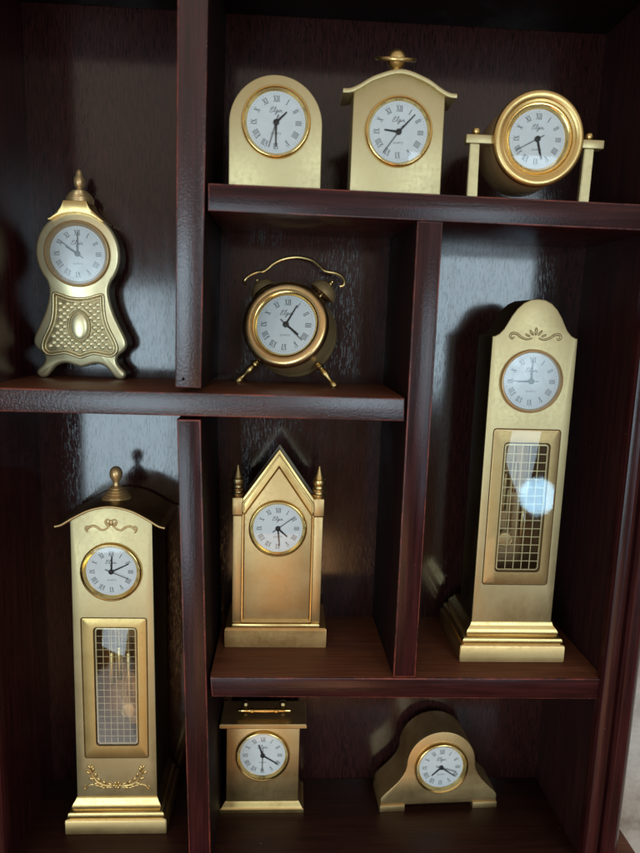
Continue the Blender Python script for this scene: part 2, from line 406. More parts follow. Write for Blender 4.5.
# ------------------------------------------------------------------ cabinet
cab = thing('display_cabinet', 'dark mahogany display cabinet with red worn edges and open compartments', 'cabinet', (0, 0, 0))
def hexa(name, x00, x01, x10, x11, z0l, z0r, z1l, z1r, y0, y1, mats, b=.85, xb=None):
    """board: bottom x00..x01, top x10..x11 (front), heights at left/right ends; bevel faces take material 1, top face material 2"""
    bm = bmesh.new()
    xb = xb or (x00, x01, x10, x11)
    P = [(x00, y0, z0l), (x01, y0, z0r), (xb[1], y1, z0r), (xb[0], y1, z0l), (x10, y0, z1l), (x11, y0, z1r), (xb[3], y1, z1r), (xb[2], y1, z1l)]
    c = [bm.verts.new(p) for p in P]
    fs = [bm.faces.new([c[i] for i in q]) for q in ((0, 1, 2, 3), (4, 5, 6, 7), (0, 1, 5, 4), (1, 2, 6, 5), (2, 3, 7, 6), (3, 0, 4, 7))]
    if len(mats) > 2: fs[1].material_index = 2
    if len(mats) > 3: fs[3].material_index = 3; fs[5].material_index = 3
    fr = list(fs[2].edges)
    r = bmesh.ops.bevel(bm, geom=fr, offset=b, segments=2, profile=.5, affect='EDGES')
    for f in r['faces']: f.material_index = 1
    return finish(name, bm, mats, cab, angle=40)
# shelf 1 (upper right), shelf 2 (left and middle), shelf 3 (lower middle and right)
hexa('shelf', -44.6, 197.6, -44.6, 197.6, 57.1, 55.7, 71.2, 69.6, FRONT + .4, BACK, [W_H, EDGE, W_TOP])
hexa('shelf', -170, 65.6, -170, 65.2, -52.5, -52.7, -39.3, -39.6, FRONT - .3, BACK, [W_HAM, EDGE, W_TOP])
hexa('shelf', -41.6, 197.6, -42.6, 197.6, -222.2, -223.6, -209.6, -209.7, FRONT + .4, BACK, [W_H, EDGE, W_TOP])
d1 = hexa('divider', -61.9, -47.7, -59.4, -43.7, -36.6, -36.8, 190, 190, FRONT - 1.6, BACK, [W_HAMV, EDGE, W_V, W_P])
hexa('divider', -55.0, -41.3, -61.2, -48.0, -341, -341, -54.4, -54.4, FRONT - .9, BACK, [W_V, EDGE, W_V, W_P])
hexa('divider', 66.9, 80.6, 66.8, 80.9, -208.6, -208.6, 56.2, 56.2, FRONT - .5, BACK, [W_V, EDGE, W_V, W_P], xb=(65, 80.5, 65, 80.5))
bm = bmesh.new(); lathe(bm, [(.75, 0), (.75, .3)], (-57.4, FRONT - 1.7, -32.0), (0, -1, 0), 12); finish('nail_hole', bm, BLACK, d1)
bm = bmesh.new(); rbox(bm, -190, 215, BACK, BACK + 5, -352, 205, 0); finish('back_panel', bm, W_BACK, cab)
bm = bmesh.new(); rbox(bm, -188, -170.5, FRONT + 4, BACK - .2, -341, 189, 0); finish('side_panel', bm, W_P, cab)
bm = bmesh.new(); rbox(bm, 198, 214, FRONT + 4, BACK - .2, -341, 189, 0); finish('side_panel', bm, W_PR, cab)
bm = bmesh.new(); rbox(bm, -188, 214, FRONT - 12, BACK - .2, -353, -341, .6); finish('bottom_panel', bm, W_FLOOR, cab)
bm = bmesh.new(); rbox(bm, -188, 214, FRONT - 6, BACK - .2, 188.5, 203, .6); finish('top_panel', bm, W_P, cab)
def stile(x_in, x_out, s):                # moulded upright: two beads and a groove, runs the height of the cabinet
    W = abs(x_out - x_in)
    pr = [(0, 3.8), (0, -1.2)] + [(1.0, -3.0), (3.2, -4.2), (6.0, -4.4), (8.0, -3.6), (9.3, -1.6), (9.8, .6), (11.0, .6), (11.4, -2.2), (13.0, -4.0), (16.0, -4.8), (19.0, -4.4), (21.0, -3.0), (22.4, -.4), (W, 3), (W, 90), (3.6, 90), (3.6, 3.8)]
    bm = bmesh.new(); a = [bm.verts.new((x_in + s * x, FRONT + y, -352)) for x, y in pr]; b = [bm.verts.new((x_in + s * x, FRONT + y, 205)) for x, y in pr]
    ring_faces(bm, a, b); bm.faces.new(a); bm.faces.new(b)
    return finish('stile', bm, W_V, cab, angle=25)
stile(194.9, 220.4, 1); stile(-164.5, -190, -1)
bm = bmesh.new(); rbox(bm, -214, 241, 326, 436, -400, -353.4, 2.5); finish('plinth', bm, W_TOP, cab)
bm = bmesh.new(); rbox(bm, 221.2, 241, 338, 436, -353.2, -345, 1.2); finish('plinth_rail', bm, W_TOP, cab)
bm = bmesh.new(); rbox(bm, -900, 900, 438, 446, -900, 700, 0); o = finish('wall', bm, PLASTER); o['kind'] = 'structure'

# ------------------------------------------------------------------ shelf 1: arch clock, carriage style clock, drum clock
def sz(x): return 71.2 + (x + 44.4) * (69.6 - 71.2) / 232.6
t = thing('arch_clock', 'plain satin brass clock with a rounded arch top, leftmost on the top shelf', 'clock', (-9.7, 352.5, sz(-9.7)), group=GRP)
bm = bmesh.new(); plate(bm, [(-24.3, 0), (24.3, 0)] + arc(0, 31, 24.3, 0, 180, 40), 0, 24, .6); finish('case', bm, SATIN, t)
dial(t, .2, 32.0, 15.2, -.25, 46, 180, 197, 18.1)
t = thing('bow_top_clock', 'satin brass clock with flared bow roof and ball finial, middle of the top shelf', 'clock', (54.6, 352.5, sz(54.6)), group=GRP)
top = catmull([(-29.8, 50.3, 0), (-26, 50.6, 0), (-21.5, 52.6, 0), (-13, 57.4, 0), (0, 60.9, 0), (13, 57.4, 0), (21.5, 52.6, 0), (26, 50.6, 0), (29.8, 50.3, 0)], 6)
topl = [(x, z) for x, z, _ in top]
und = [(x, z - 2.3) for x, z in topl]
bm = bmesh.new(); plate(bm, [(-24.4, 0), (24.4, 0)] + [(x, z + .5) for x, z in reversed(und) if abs(x) <= 24.4], 0, 17, .5); finish('case', bm, SATIN, t)
bm = bmesh.new(); sheet(bm, topl, und, -2.2, 18, .5); finish('roof', bm, SATIN, t)
f = bmesh.new(); lathe(f, [(4.2, -.8), (4.0, 1.6), (2.6, 2.6), (2.3, 4.2), (3.4, 5.0), (4.8, 7.0), (5.2, 9.2), (4.8, 11.4), (3.4, 13.3), (1.7, 14.2), (1.2, 14.6), (0, 15.0)], (-.8, 11, 60.8), (0, 0, 1), 36)
fin = finish('finial', f, GOLDM, t)
f = bmesh.new(); tube(f, [(-1.4 + 10.2 * math.cos(2 * PI * i / 40), 11 + 10.2 * math.sin(2 * PI * i / 40), 70.4 + 3.9 * math.sin(2 * PI * i / 40)) for i in range(40)], 1.0, 10, True); finish('carry_ring', f, GOLDM, fin)
dial(t, .3, 30.6, 15.2, -.25, 276, 43, 216, 17.9)
t = thing('drum_clock', 'gold drum shaped clock slung between two flat brass posts on the top shelf', 'clock', (130.0, 353.5, sz(130)), group=GRP)
piv = 30.9
def drum():
    R = 24.6
    bm = bmesh.new(); lathe(bm, [(R - 1.2, -1), (R - .3, -.4), (R, .8), (R - .1, 1.8), (R - .6, 2.8), (R - 1.6, 3.4), (R - 2.6, 3.4), (R - 4.4, 2.9), (R - 4.8, 2.4), (R - 5.1, 2.6), (R - 6.1, 2.3), (R - 6.7, 1.2)], (0, 0, piv), (0, -1, 0), 96, caps=False)
    finish('front_ring', bm, GOLDM, t, angle=40)
    bm = bmesh.new(); lathe(bm, [(R - 1.3, -.6), (R - .5, -1.6), (R - .5, -28), (R - 1.6, -30), (0, -30)], (0, 0, piv), (0, -1, 0), 80, caps=False); finish('drum', bm, BRONZE, t, angle=40)
drum()
dial(t, -.2, piv + .2, 14.9, -.3, 166, 164, 241, 18.1, bprof=[(18.1, 1.2), (17.7, 1.9), (17.1, 1.9), (16.6, 1.5), (15.4, .9), (15.0, .2)], lens=(.52, .72, .88))
for s, xt, xb in ((-1, -33.4, -32.9), (1, 29.3, 29.0)):
    bm = bmesh.new()
    loft_rect(bm, [(xb - 2.8, xb + 2.7, 1.0, 4.4, 0), (xt - 2.5, xt + 2.6, 1.0, 4.4, piv - 3)]); bmesh.ops.bevel(bm, geom=list(bm.edges), offset=.35, segments=2, affect='EDGES'); finish('post', bm, SATIN, t)
    bm = bmesh.new(); x0, x1 = (-38.5, -22.6) if s < 0 else (22.6, 36.6)
    rbox(bm, x0, x1, -.4, 5.6, piv - 3.2, piv + 1.2, .4); a = finish('pivot_arm', bm, SATIN, t)
    bm = bmesh.new(); lathe(bm, [(1.2, -.3), (1.1, .5), (1.9, 1.2), (2.2, 2.2), (1.8, 3.4), (.9, 4.1), (0, 4.3)], (xt + .3 - s * .4, 2.6, piv + 1.2), (0, 0, 1), 24); finish('knob', bm, GOLDM, a)

# ------------------------------------------------------------------ twin bell alarm clock
t = thing('alarm_clock', 'round gold twin bell alarm clock with curved wire handle on splayed feet', 'clock', (-1.0, 403.0, S2), group=GRP)
body_parts = []
C = 35.6
def keep(o): body_parts.append(o); return o
bm = bmesh.new(); lathe(bm, [(24.2, -1.5), (25.2, -.6), (25.7, .8), (25.5, 2.2), (24.2, 3.8), (22.4, 4.3), (20.6, 3.9), (19.8, 2.8), (19.5, 1.0)], (0, 0, C), (0, -1, 0), 96, caps=False); keep(finish('front_ring', bm, COPPERY, t, angle=40))
bm = bmesh.new(); lathe(bm, [(24.6, -1.2), (25.2, -2.2), (25.2, -19), (25.8, -20), (26.4, -21), (26.6, -22.4), (25.7, -24), (22, -25.4), (0, -26)], (0, 0, C), (0, -1, 0), 80, caps=False); keep(finish('drum', bm, BRONZE, t, angle=40))
n0 = set(bpy.data.objects)
dial(t, .1, C + .2, 17.4, -.4, 126, 27, 131, 19.9, bprof=[(19.9, 1.6), (19.4, 2.2), (18.9, 2.1), (18.3, 1.3), (17.5, .6), (17.4, .3)], lens=(.56, .74, .80), bezel_mat=GOLD)
body_parts += [o for o in bpy.data.objects if o not in n0 and o.parent == t]
for s in (-1, 1):
    ax = Vector((s * .62, 0, .80)); base = Vector((s * 15.6, 11, C + 20.2))
    bm = bmesh.new(); lathe(bm, [(2.0, -.5), (2.2, .8), (1.5, 1.6), (1.3, 5.0), (1.9, 5.6), (1.9, 6.4)], base - ax * 1.0, ax, 24); st = keep(finish('bell_stem', bm, GOLDM, t))
    bm = bmesh.new(); lathe(bm, [(8.4, 0), (8.7, .25), (8.5, .9), (8.0, 2.6), (6.7, 4.8), (4.6, 6.4), (2.2, 7.2), (0, 7.4)], base + ax * 3.2, ax, 48, caps=False); 
    lathe(bm, [(8.4, 0), (7.7, 2.4), (6.2, 4.4), (4.0, 5.8), (0, 6.4)], base + ax * 3.2, ax, 48, caps=False); b = keep(finish('bell', bm, BRONZE, t))
    bm = bmesh.new(); lathe(bm, [(1.5, 0), (1.6, .8), (1.1, 1.6), (1.3, 2.2), (.7, 3.0), (0, 3.2)], base + ax * 10.3, ax, 20); finish('bell_nut', bm, GOLDM, b)
    bm = bmesh.new(); fa = Vector((s * .66, 0, -.75)); fo = Vector((s * 19.0, 11, C - 20.5))
    lathe(bm, [(1.7, -1), (1.9, 0), (2.6, .8), (2.7, 1.9), (1.9, 2.6), (1.5, 3.4), (2.0, 4.6), (2.5, 6.0), (2.3, 7.6), (1.4, 9.6), (1.15, 12.0), (1.5, 13.0), (2.2, 13.8), (2.5, 15.2), (2.1, 16.6), (1.1, 17.4), (0, 17.6)], fo, fa, 28); finish('foot', bm, GOLDM, t)
k = .158
hp = [(160, 187), (151, 180), (153, 168), (170, 152), (200, 138), (224, 135), (240, 124), (262, 104), (300, 85), (355, 77), (408, 88), (440, 110), (456, 125), (474, 132), (505, 137), (530, 150), (541, 168), (538, 184), (526, 187)]
bm = bmesh.new(); tube(bm, [(x, y, z) for x, y, z in catmull([((a - 346) * k, 8.5, (354 - b) * k + C + .6) for a, b in hp], 5)], .95, 10, flat=.7)
keep(finish('handle', bm, GOLDM, t))
# the whole clock leans back on its feet
t.rotation_euler = (math.radians(-15), 0, math.radians(-14)); t.location = Vector((-4.9, 397.5, S2 + .6)) * MM; t.scale = (1.09, 1.09, 1.09)

# ------------------------------------------------------------------ baroque waisted clock
t = thing('waisted_clock', 'pale cast brass clock with pinched waist, lattice panel and scrolled feet', 'clock', (-132.7, 412.0, S2 + .3), group=GRP)
half = [(0, 7.0), (4, 8.2), (10, 9.6), (15.5, 7.6), (19.3, 3.2), (22, .5), (25.5, 0), (27.8, 2.2), (27.4, 5), (24.4, 8), (22.6, 11.5), (23.6, 15.2), (27.4, 18.5), (29.1, 22), (28.3, 26.6), (25, 33.5), (21.6, 41), (19.2, 49), (18.4, 56), (19.9, 61)] + arc(0, 77.7, 25.8, -33, 90, 14)
half = [(x, z) for x, z, _ in catmull([(x, z, 0) for x, z in half], 3)]; half[-1] = (0, half[-1][1]); half[0] = (0, half[0][1])
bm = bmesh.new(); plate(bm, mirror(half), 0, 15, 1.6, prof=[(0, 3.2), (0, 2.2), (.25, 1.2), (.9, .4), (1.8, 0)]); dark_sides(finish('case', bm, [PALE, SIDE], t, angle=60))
cx_ = [-16.6, -15, -13.4, -12, -10.5, -9, -8, -7.3, -7.0, -4, -2, 0, 2, 4, 7.0, 7.3, 8, 9, 10.5, 12, 13.4, 15, 16.6]
side = [(16.6, 97.7), (15, 99.1), (13.4, 100.5), (12, 101.7), (10.5, 103.1), (9, 104.7), (8, 106.3), (7.3, 108.0), (7.0, 109.0)]
def capz(x):
    return 109.0 if abs(x) <= 7.0 else next(z for a, z in side if abs(a - abs(x)) < .01)
bm = bmesh.new(); sheet(bm, [(x, capz(x)) for x in cx_], [(x, 77.7 + math.sqrt(25.2 ** 2 - x * x) * .982 - .3 if abs(x) < 16 else 97.2) for x in cx_], -2.0, 17, .5); finish('cap', bm, GOLDM, t)
bm = bmesh.new(); lathe(bm, [(r_, h_ * .9) for r_, h_ in [(8.4, -3.5), (8.4, .2), (7.6, .6), (7.9, 1.5), (6.8, 1.9), (7.0, 2.8), (5.9, 3.2), (6.0, 4.0), (4.7, 4.4), (4.7, 5.2), (3.0, 5.7), (2.1, 6.4), (2.0, 7.0), (2.8, 8.2), (3.4, 10.2), (3.5, 12.0), (3.0, 14.0), (2.1, 15.6), (1.9, 17.0), (1.7, 18.2), (.9, 19.4), (0, 19.7)]], (.2, 7.5, 111.4), (0, 0, 1), 36); finish('finial', bm, BRONZE, t)
ph = [(0, 13.4), (4, 14.8), (9, 16.2), (14, 15.4), (19.4, 14.8), (22.6, 17.2), (23.2, 20.8), (21.4, 26), (18.6, 31.5), (16.4, 38), (15.6, 45), (15.4, 51), (14.6, 53.2), (11, 52.4), (6, 50.8), (0, 50.2)]
pan = ccw(mirror(ph)); pan = [(x, z) for x, z, _ in catmull([(x, z, 0) for x, z in pan], 3, True)]
bm = bmesh.new(); plate(bm, offset(pan, .6), -.25, .4, .1); pb = finish('lattice_panel', bm, PIT, t)
bm = bmesh.new(); tube(bm, [(x, -.5, z) for x, z in pan], .85, 8, True); tube(bm, [(x, -.35, z) for x, z in offset(pan, 1.9)], .6, 8, True); finish('panel_rim', bm, brass('rim_brass', (.62, .50, .27), (.72, .60, .35), rough=(.3, .42), grain=(1, 1, 1), tarnish=.4, tcol=(.25, .17, .07)), pb, angle=80)
def inside(p, poly):
    c = False
    for i in range(len(poly)):
        a, b = poly[i - 1], poly[i]
        if (a[1] > p[1]) != (b[1] > p[1]) and p[0] < (b[0] - a[0]) * (p[1] - a[1]) / (b[1] - a[1]) + a[0]: c = not c
    return c
bm = bmesh.new(); inner = offset(pan, 3.4)
for i in range(-9, 10):
    for j in range(0, 24):
        x = i * 2.35 + 0; z = 12 + j * 2.05 * 1.0
        if (i + j) % 2: continue
        if not inside((x, z), inner) or ((x / 7.6) ** 2 + ((z - 33) / 10.6) ** 2) < 1: continue
        rx, rz = 2.15, 1.9
        A = [bm.verts.new((x + a * rx, -.3, z + b * rz)) for a, b in ((1, 0), (.5, .55), (0, 1), (-.5, .55), (-1, 0), (-.5, -.55), (0, -1), (.5, -.55))]
        B = [bm.verts.new((x + a * rx * .62, -.95, z + b * rz * .62)) for a, b in ((.9, 0), (.55, .55), (0, .9), (-.55, .55), (-.9, 0), (-.55, -.55), (0, -.9), (.55, -.55))]
        T = bm.verts.new((x, -1.1, z)); ring_faces(bm, A, B)
        for q in range(8): bm.faces.new((B[q], B[(q + 1) % 8], T))
finish('diamond_studs', bm, PALE, pb, angle=70)
bm = bmesh.new(); ell(bm, (0, -.3, 33), 5.4, 1.5, 8.4, 0, 32, 16); finish('oval_boss', bm, PALE, pb, angle=80)
bm = bmesh.new(); tube(bm, [(6.5 * math.cos(2 * PI * i / 48), -.5, 33 + 9.6 * math.sin(2 * PI * i / 48)) for i in range(48)], .75, 8, True); finish('oval_rim', bm, PIT, pb, angle=80)
dial(t, .3, 77.5, 16.6, -.35, 302, 2, 306, 20.2, glass=HAZY, bezel_mat=BRONZE, hand_mat=STEEL)

# ------------------------------------------------------------------ gothic clock
t = thing('gothic_clock', 'brass clock with steep pointed gable between two small spires', 'clock', (-4.6, 386.0, S3), group=GRP)
bm = bmesh.new(); loft_rect(bm, [(-33, 33, 0, 38, 0), (-33, 33, 0, 38, 12.4), (-32.4, 32.4, .6, 37.4, 13.3)]); bmesh.ops.bevel(bm, geom=list(bm.edges), offset=.4, segments=2, affect='EDGES'); finish('base', bm, brass('orange_gold', (.66, .375, .135), (.74, .45, .18), rough=(.34, .44), tarnish=.15), t)
bm = bmesh.new(); rbox(bm, -28.8, 28.6, .9, 22, 13.3, 16.0, .8); finish('step', bm, GOLDM, t)
body = [(-22.6, 16.0), (22.6, 16.0), (22.6, 100), (0, 132), (-22.6, 100)]
inner = [(-21.2, 18.6), (21.2, 18.6), (21.2, 88.6), (0, 119.4), (-21.2, 88.6)]
bm = bmesh.new(); plate(bm, body, 1.2, 17, .8, holes=[inner], hbev=1.3); finish('case', bm, GOLDM, t)
bm = bmesh.new(); tube(bm, [(x, 1.15, z) for x, z in ((-22.0, 92), (-21.9, 97.0), (0, 128.2), (21.9, 97.0), (22.0, 92))], .8, 8); finish('gable_moulding', bm, GOLDM, t, angle=80)
bm = bmesh.new(); plate(bm, offset(inner, -.3), 3.0, 6, .1); finish('front_panel', bm, SATIN2, t)
for s in (-1, 1):
    x0 = s * 25.7
    bm = bmesh.new(); rbox(bm, x0 - 2.9, x0 + 2.9, 2.4, 9, 16.0, 88.2, .5); c = finish('column', bm, SATIN2, t)
    bm = bmesh.new(); rbox(bm, x0 - 3.4, x0 + 3.4, 1.8, 9.4, 88.6, 100.2, .7); finish('capital', bm, SATIN2, c)
    bm = bmesh.new(); lathe(bm, [(3.2, 0), (3.4, .8), (4.1, 1.2), (4.3, 2.4), (3.6, 3.0), (3.3, 4.0), (4.0, 4.6), (4.2, 5.8), (3.5, 6.4), (3.2, 7.6), (3.7, 8.4), (4.2, 10.2), (3.9, 11.6), (3.0, 12.2), (3.3, 12.8), (1.6, 17.0), (.5, 20.4), (0, 20.8)], (x0 - .2, 5.6, 100.2), (0, 0, 1), 28); finish('pinnacle', bm, OLD if s < 0 else GOLDM, c)
gd = bpy.data.objects.new('clock_face', None)
def shifted_dial(t, dy, *a, **kw):
    n0 = set(bpy.data.objects); dial(t, *a, **kw)
    for o in bpy.data.objects:
        if o not in n0 and o.parent == t: o.location.y = dy * MM
bpy.data.objects.remove(gd)
shifted_dial(t, 2.8, 0, 80.3, 15.6, -.25, 132, 174, 53, 18.6, lens=(.52, .74, .86))

# ------------------------------------------------------------------ long case clocks
def lattice(parent, x0, x1, z0, z1, y, nc, nr, r=2.2, w=.32):
    bm = bmesh.new(); o = rrect(x0, x1, z0, z1, r)
    plate(bm, o, y, y + .7, .2, holes=[offset(ccw(o), 1.0)])
    for i in range(1, nc):
        x = x0 + 1 + (x1 - x0 - 2) * i / nc; rbox(bm, x - w / 2, x + w / 2, y + .1, y + .5, z0 + .6, z1 - .6, 0)
    for j in range(1, nr):
        z = z0 + 1 + (z1 - z0 - 2) * j / nr; rbox(bm, x0 + .6, x1 - .6, y + .15, y + .55, z - w / 2, z + w / 2, 0)
    return finish('lattice', bm, LATT, parent)
def works(parent, cx, ztop, zbot, px, chains, wm=None):
    bm = bmesh.new(); lathe(bm, [(5.0, 0), (5.2, .5), (4.6, .9), (4.2, .7), (0, 1.2)], (px, 12, zbot + 16), (0, -1, 0), 40)
    bmp = bmesh.new(); rbox(bmp, px - .5, px + .5, 12.2, 12.8, zbot + 18, ztop, 0)
    p = finish('pendulum', bmp, OLD, parent); finish('bob', bm, BRONZE, p)
    for x, za, zb in chains:
        bm = bmesh.new(); lathe(bm, [(0, zb), (1.6, zb + .3), (1.9, zb + 1), (1.9, za - 1), (1.5, za - .3), (.5, za), (.4, za + .2), (.4, ztop)], (x, 9, 0), (0, 0, 1), 20); finish('weight', bm, wm or OLD, parent)
def scroll(bm, s, pts, r, y, flat=.6):
    q = catmull([(s * a, y, b) for a, b in pts], 5); n = len(q)
    tube(bm, q, [r * (.55 + .45 * math.sin(PI * (i + .6) / (n + .2))) for i in range(n)], 8, flat=flat)
# right long case clock
t = thing('longcase_clock', 'tall brass grandfather clock with domed hood and stepped plinth in right compartment', 'clock', (146.5, 375.0, S3), group=GRP)
hood = [(26, 24.4), (26, 205.6), (24.4, 205.9), (22, 207.2), (19.4, 210.0), (17.4, 213.6), (15.2, 217.8), (12.2, 222.2), (8.6, 225.6), (4.6, 227.6), (0, 228.2)]
hood = mirror([(0, 24.4)] + hood); 
win = [(-20.3, 50.6), (20.3, 50.6), (20.3, 149.4), (-20.3, 149.4)]
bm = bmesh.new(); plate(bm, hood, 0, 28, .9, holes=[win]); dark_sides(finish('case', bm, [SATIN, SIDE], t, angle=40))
bm = bmesh.new(); rbox(bm, -20.4, 20.4, 20, 22, 50.5, 149.5, 0); finish('inner_back', bm, DARKIN, t)
bm = bmesh.new(); loft_rect(bm, [(-33.9, 33.9, -6, 49, 0), (-33.9, 33.9, -6, 49, 10.4), (-33.2, 33.2, -5.4, 48.4, 11.4)]); bmesh.ops.bevel(bm, geom=list(bm.edges), offset=.45, segments=2, affect='EDGES'); p = finish('plinth', bm, COPPERY2, t)
bm = bmesh.new(); loft_rect(bm, [(-31.4, 31.4, -4.0, 48, 11.2), (-31.4, 31.4, -4.0, 48, 11.9), (-32.3, 32.3, -4.7, 48, 12.4), (-32.4, 32.4, -4.8, 48, 13.6), (-31.9, 31.9, -4.5, 47.5, 14.9), (-30.9, 30.9, -3.8, 47, 15.9), (-29.2, 29.2, -2.5, 45.6, 16.5), (-29.2, 29.2, -2.5, 45.4, 17.3), (-29.7, 29.7, -2.8, 45.4, 17.9), (-29.5, 29.5, -2.7, 45, 19.2), (-28.5, 28.5, -1.9, 44.4, 20.8), (-27.3, 27.3, -1.0, 43, 22.2), (-26.5, 26.5, -.5, 42, 23.4), (-26.3, 26.3, -.3, 42, 24.8)]); finish('plinth_moulding', bm, GOLDM, t, angle=50)
bm = bmesh.new(); plate(bm, rrect(-21.0, 20.6, 50.0, 149.9, 1.6), -.25, .5, .1); 
bm.free()
bm = bmesh.new(); plate(bm, rrect(-20.8, 20.5, 50.2, 149.8, 1.6), -.15, 1.6, .5, holes=[rrect(-13.6, 14.9, 58.6, 141.4, 2.2)], hbev=.4); dr = finish('door', bm, SATIN2, t)
bm = bmesh.new(); tube(bm, [(x, .05, z) for x, z in rrect(-21.0, 20.7, 50.0, 150.0, 1.8)], .38, 6, True); finish('door_groove', bm, LINE, dr, angle=80)
bm = bmesh.new(); tube(bm, [(x, -.05, z) for x, z in rrect(-13.6, 14.9, 58.6, 141.4, 2.2)], .34, 6, True); finish('window_groove', bm, LINE, dr, angle=80)
lattice(dr, -13.2, 14.5, 59.2, 140.8, .6, 5, 15, w=.5)
works(t, 1, 149, 60, -4.5, [(-8.5, 121, 96), (-2.5, 128, 108), (4.5, 100, 78)])
bm = bmesh.new(); plate(bm, rrect(-20.2, 19.9, 50.8, 149.2, 1.4), -.55, -.35, .05); finish('door_glass', bm, GLASS, dr)
bm = bmesh.new()
for s in (-1, 1): 
    scroll(bm, s, [(2, 205.2), (5, 204.4), (8.5, 205.4), (11.5, 207.4), (14.4, 207.6), (15.4, 205.8), (14, 204.6), (13, 205.6)], .8, -.1)
    ell(bm, (s * 2.6, -.2, 208.4), .8, .5, 2.0, s * 38); ell(bm, (s * 4.9, -.2, 206.8), .7, .5, 1.7, s * 62)
ell(bm, (0, -.2, 209.2), .9, .6, 2.4)
finish('scroll_ornament', bm, PIT, t, angle=80)
dial(t, -.6, 179.4, 16.8, -.3, 268, 0, 270, 19.2, glass=HAZY, bezel_mat=BRONZE, hand_mat=STEEL)
# left long case clock
t = thing('longcase_clock', 'tall brass grandfather clock with curved bonnet and beehive finial in left compartment', 'clock', (-108.2, 385.0, FL), group=GRP)
top = catmull([(-33.6, 213.6, 0), (-31.6, 214.0, 0), (-29, 215.0, 0), (-22, 219.4, 0), (-12, 224.4, 0), (0, 226.6, 0), (12, 224.4, 0), (22, 219.4, 0), (29, 215.0, 0), (31.6, 214.0, 0), (33.6, 213.6, 0)], 5)
topl = [(x, z) for x, z, _ in top]; und = [(x, z - 1.5) for x, z in topl]
win = [(-20, 53.6), (20, 53.6), (20, 151), (-20, 151)]
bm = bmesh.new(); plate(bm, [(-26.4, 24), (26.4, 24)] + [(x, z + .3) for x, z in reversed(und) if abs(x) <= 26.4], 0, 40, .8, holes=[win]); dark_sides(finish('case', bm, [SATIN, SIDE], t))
bm = bmesh.new(); sheet(bm, topl, und, -2.5, 44, .3); rf = finish('bonnet', bm, OLD, t)
bm = bmesh.new(); tube(bm, [(x, -2.5, z) for x, z in [(a, b - .75) for a, b in topl]], .85, 8); finish('bonnet_edge', bm, SATIN2, rf, angle=80)
bm = bmesh.new(); lathe(bm, [(9.2, -3), (9.0, .2), (7.6, .6), (8.0, 1.4), (6.6, 2.0), (6.9, 2.9), (5.4, 3.5), (5.7, 4.4), (4.1, 5.0), (4.3, 6.0), (2.3, 7.4), (1.9, 9.4), (2.8, 10.8), (3.9, 13.2), (4.1, 15.4), (3.5, 17.8), (2.0, 19.4), (0, 20.0)], (-1.2, 18, 227.0), (0, 0, 1), 40); finish('finial', bm, BRONZE, rf)
bm = bmesh.new(); rbox(bm, -20.4, 20.4, 20, 22, 53.5, 151.2, 0); finish('inner_back', bm, DARKIN, t)
bm = bmesh.new(); loft_rect(bm, [(-33.3, 33.3, -5, 46, 0), (-33.3, 33.3, -5, 46, 9.6), (-32.6, 32.6, -4.4, 45.4, 10.6)]); bmesh.ops.bevel(bm, geom=list(bm.edges), offset=.45, segments=2, affect='EDGES'); finish('plinth', bm, COPPERY2, t)
bm = bmesh.new(); loft_rect(bm, [(-30.6, 30.6, -3.2, 45, 10.4), (-30.6, 30.6, -3.2, 45, 11.1), (-31.5, 31.5, -3.9, 45, 11.7), (-31.6, 31.6, -3.9, 45, 13.0), (-31.2, 31.2, -3.6, 44, 14.4), (-30.2, 30.2, -2.9, 44, 15.3), (-28.7, 28.7, -1.9, 43, 15.9), (-28.7, 28.7, -1.9, 43, 16.7), (-29.3, 29.3, -2.3, 43, 17.3), (-29.1, 29.1, -2.2, 42, 19.0), (-28.2, 28.2, -1.6, 42, 20.6), (-27.3, 27.3, -.9, 41, 22.0), (-26.7, 26.7, -.4, 40, 23.2), (-26.6, 26.6, -.3, 40, 24.4)]); finish('plinth_moulding', bm, GOLDM, t, angle=50)
bm = bmesh.new(); plate(bm, rrect(-20.2, 20.8, 53.2, 151.6, 1.2), -.15, 1.6, .5, holes=[rrect(-12.6, 14.6, 62.0, 145.2, 2.2)], hbev=.4); dr = finish('door', bm, brass('door_brass', (.58, .42, .16), (.66, .49, .21), rough=(.42, .52), tarnish=.25), t)
bm = bmesh.new(); tube(bm, [(x, .05, z) for x, z in rrect(-20.4, 21.0, 53.0, 151.8, 1.4)], .38, 6, True); finish('door_groove', bm, LINE, dr, angle=80)
bm = bmesh.new(); tube(bm, [(x, -.05, z) for x, z in rrect(-12.6, 14.6, 62.0, 145.2, 2.2)], .34, 6, True); finish('window_groove', bm, LINE, dr, angle=80)
lattice(dr, -12.2, 14.2, 62.6, 144.6, .6, 6, 17)
works(t, 1, 150, 64, 5.0, [(-4.0, 124, 100), (1.0, 128, 104), (7.0, 124, 92)], GOLDM)
bm = bmesh.new(); plate(bm, rrect(-12.4, 14.4, 62.3, 144.9, 2.0), .15, .35, .05); finish('door_glass', bm, GLASS, dr)
bm = bmesh.new()
for s in (-1, 1):
    scroll(bm, s, [(.8, 213.0), (3.4, 210.8), (6.2, 210.2), (9.0, 212.2), (11.6, 212.8), (14.0, 211.2), (15.2, 209.6), (14.2, 208.6)], .75, -.1)
    scroll(bm, s, [(.4, 216.2), (2.2, 217.0), (3.4, 215.4), (2.6, 213.4), (1.2, 212.4)], .65, -.1)
    scroll(bm, s, [(15.4, 209.6), (15.9, 211.4), (14.6, 212.6), (13.4, 212.0)], .5, -.1)
ell(bm, (0, -.2, 215.0), 1.3, .6, 1.9); ell(bm, (-1.9, -.2, 214.0), .7, .5, 1.5, -40); ell(bm, (1.9, -.2, 214.0), .7, .5, 1.5, 40)
finish('scroll_ornament', bm, SATIN2, t, angle=80)
bm = bmesh.new()
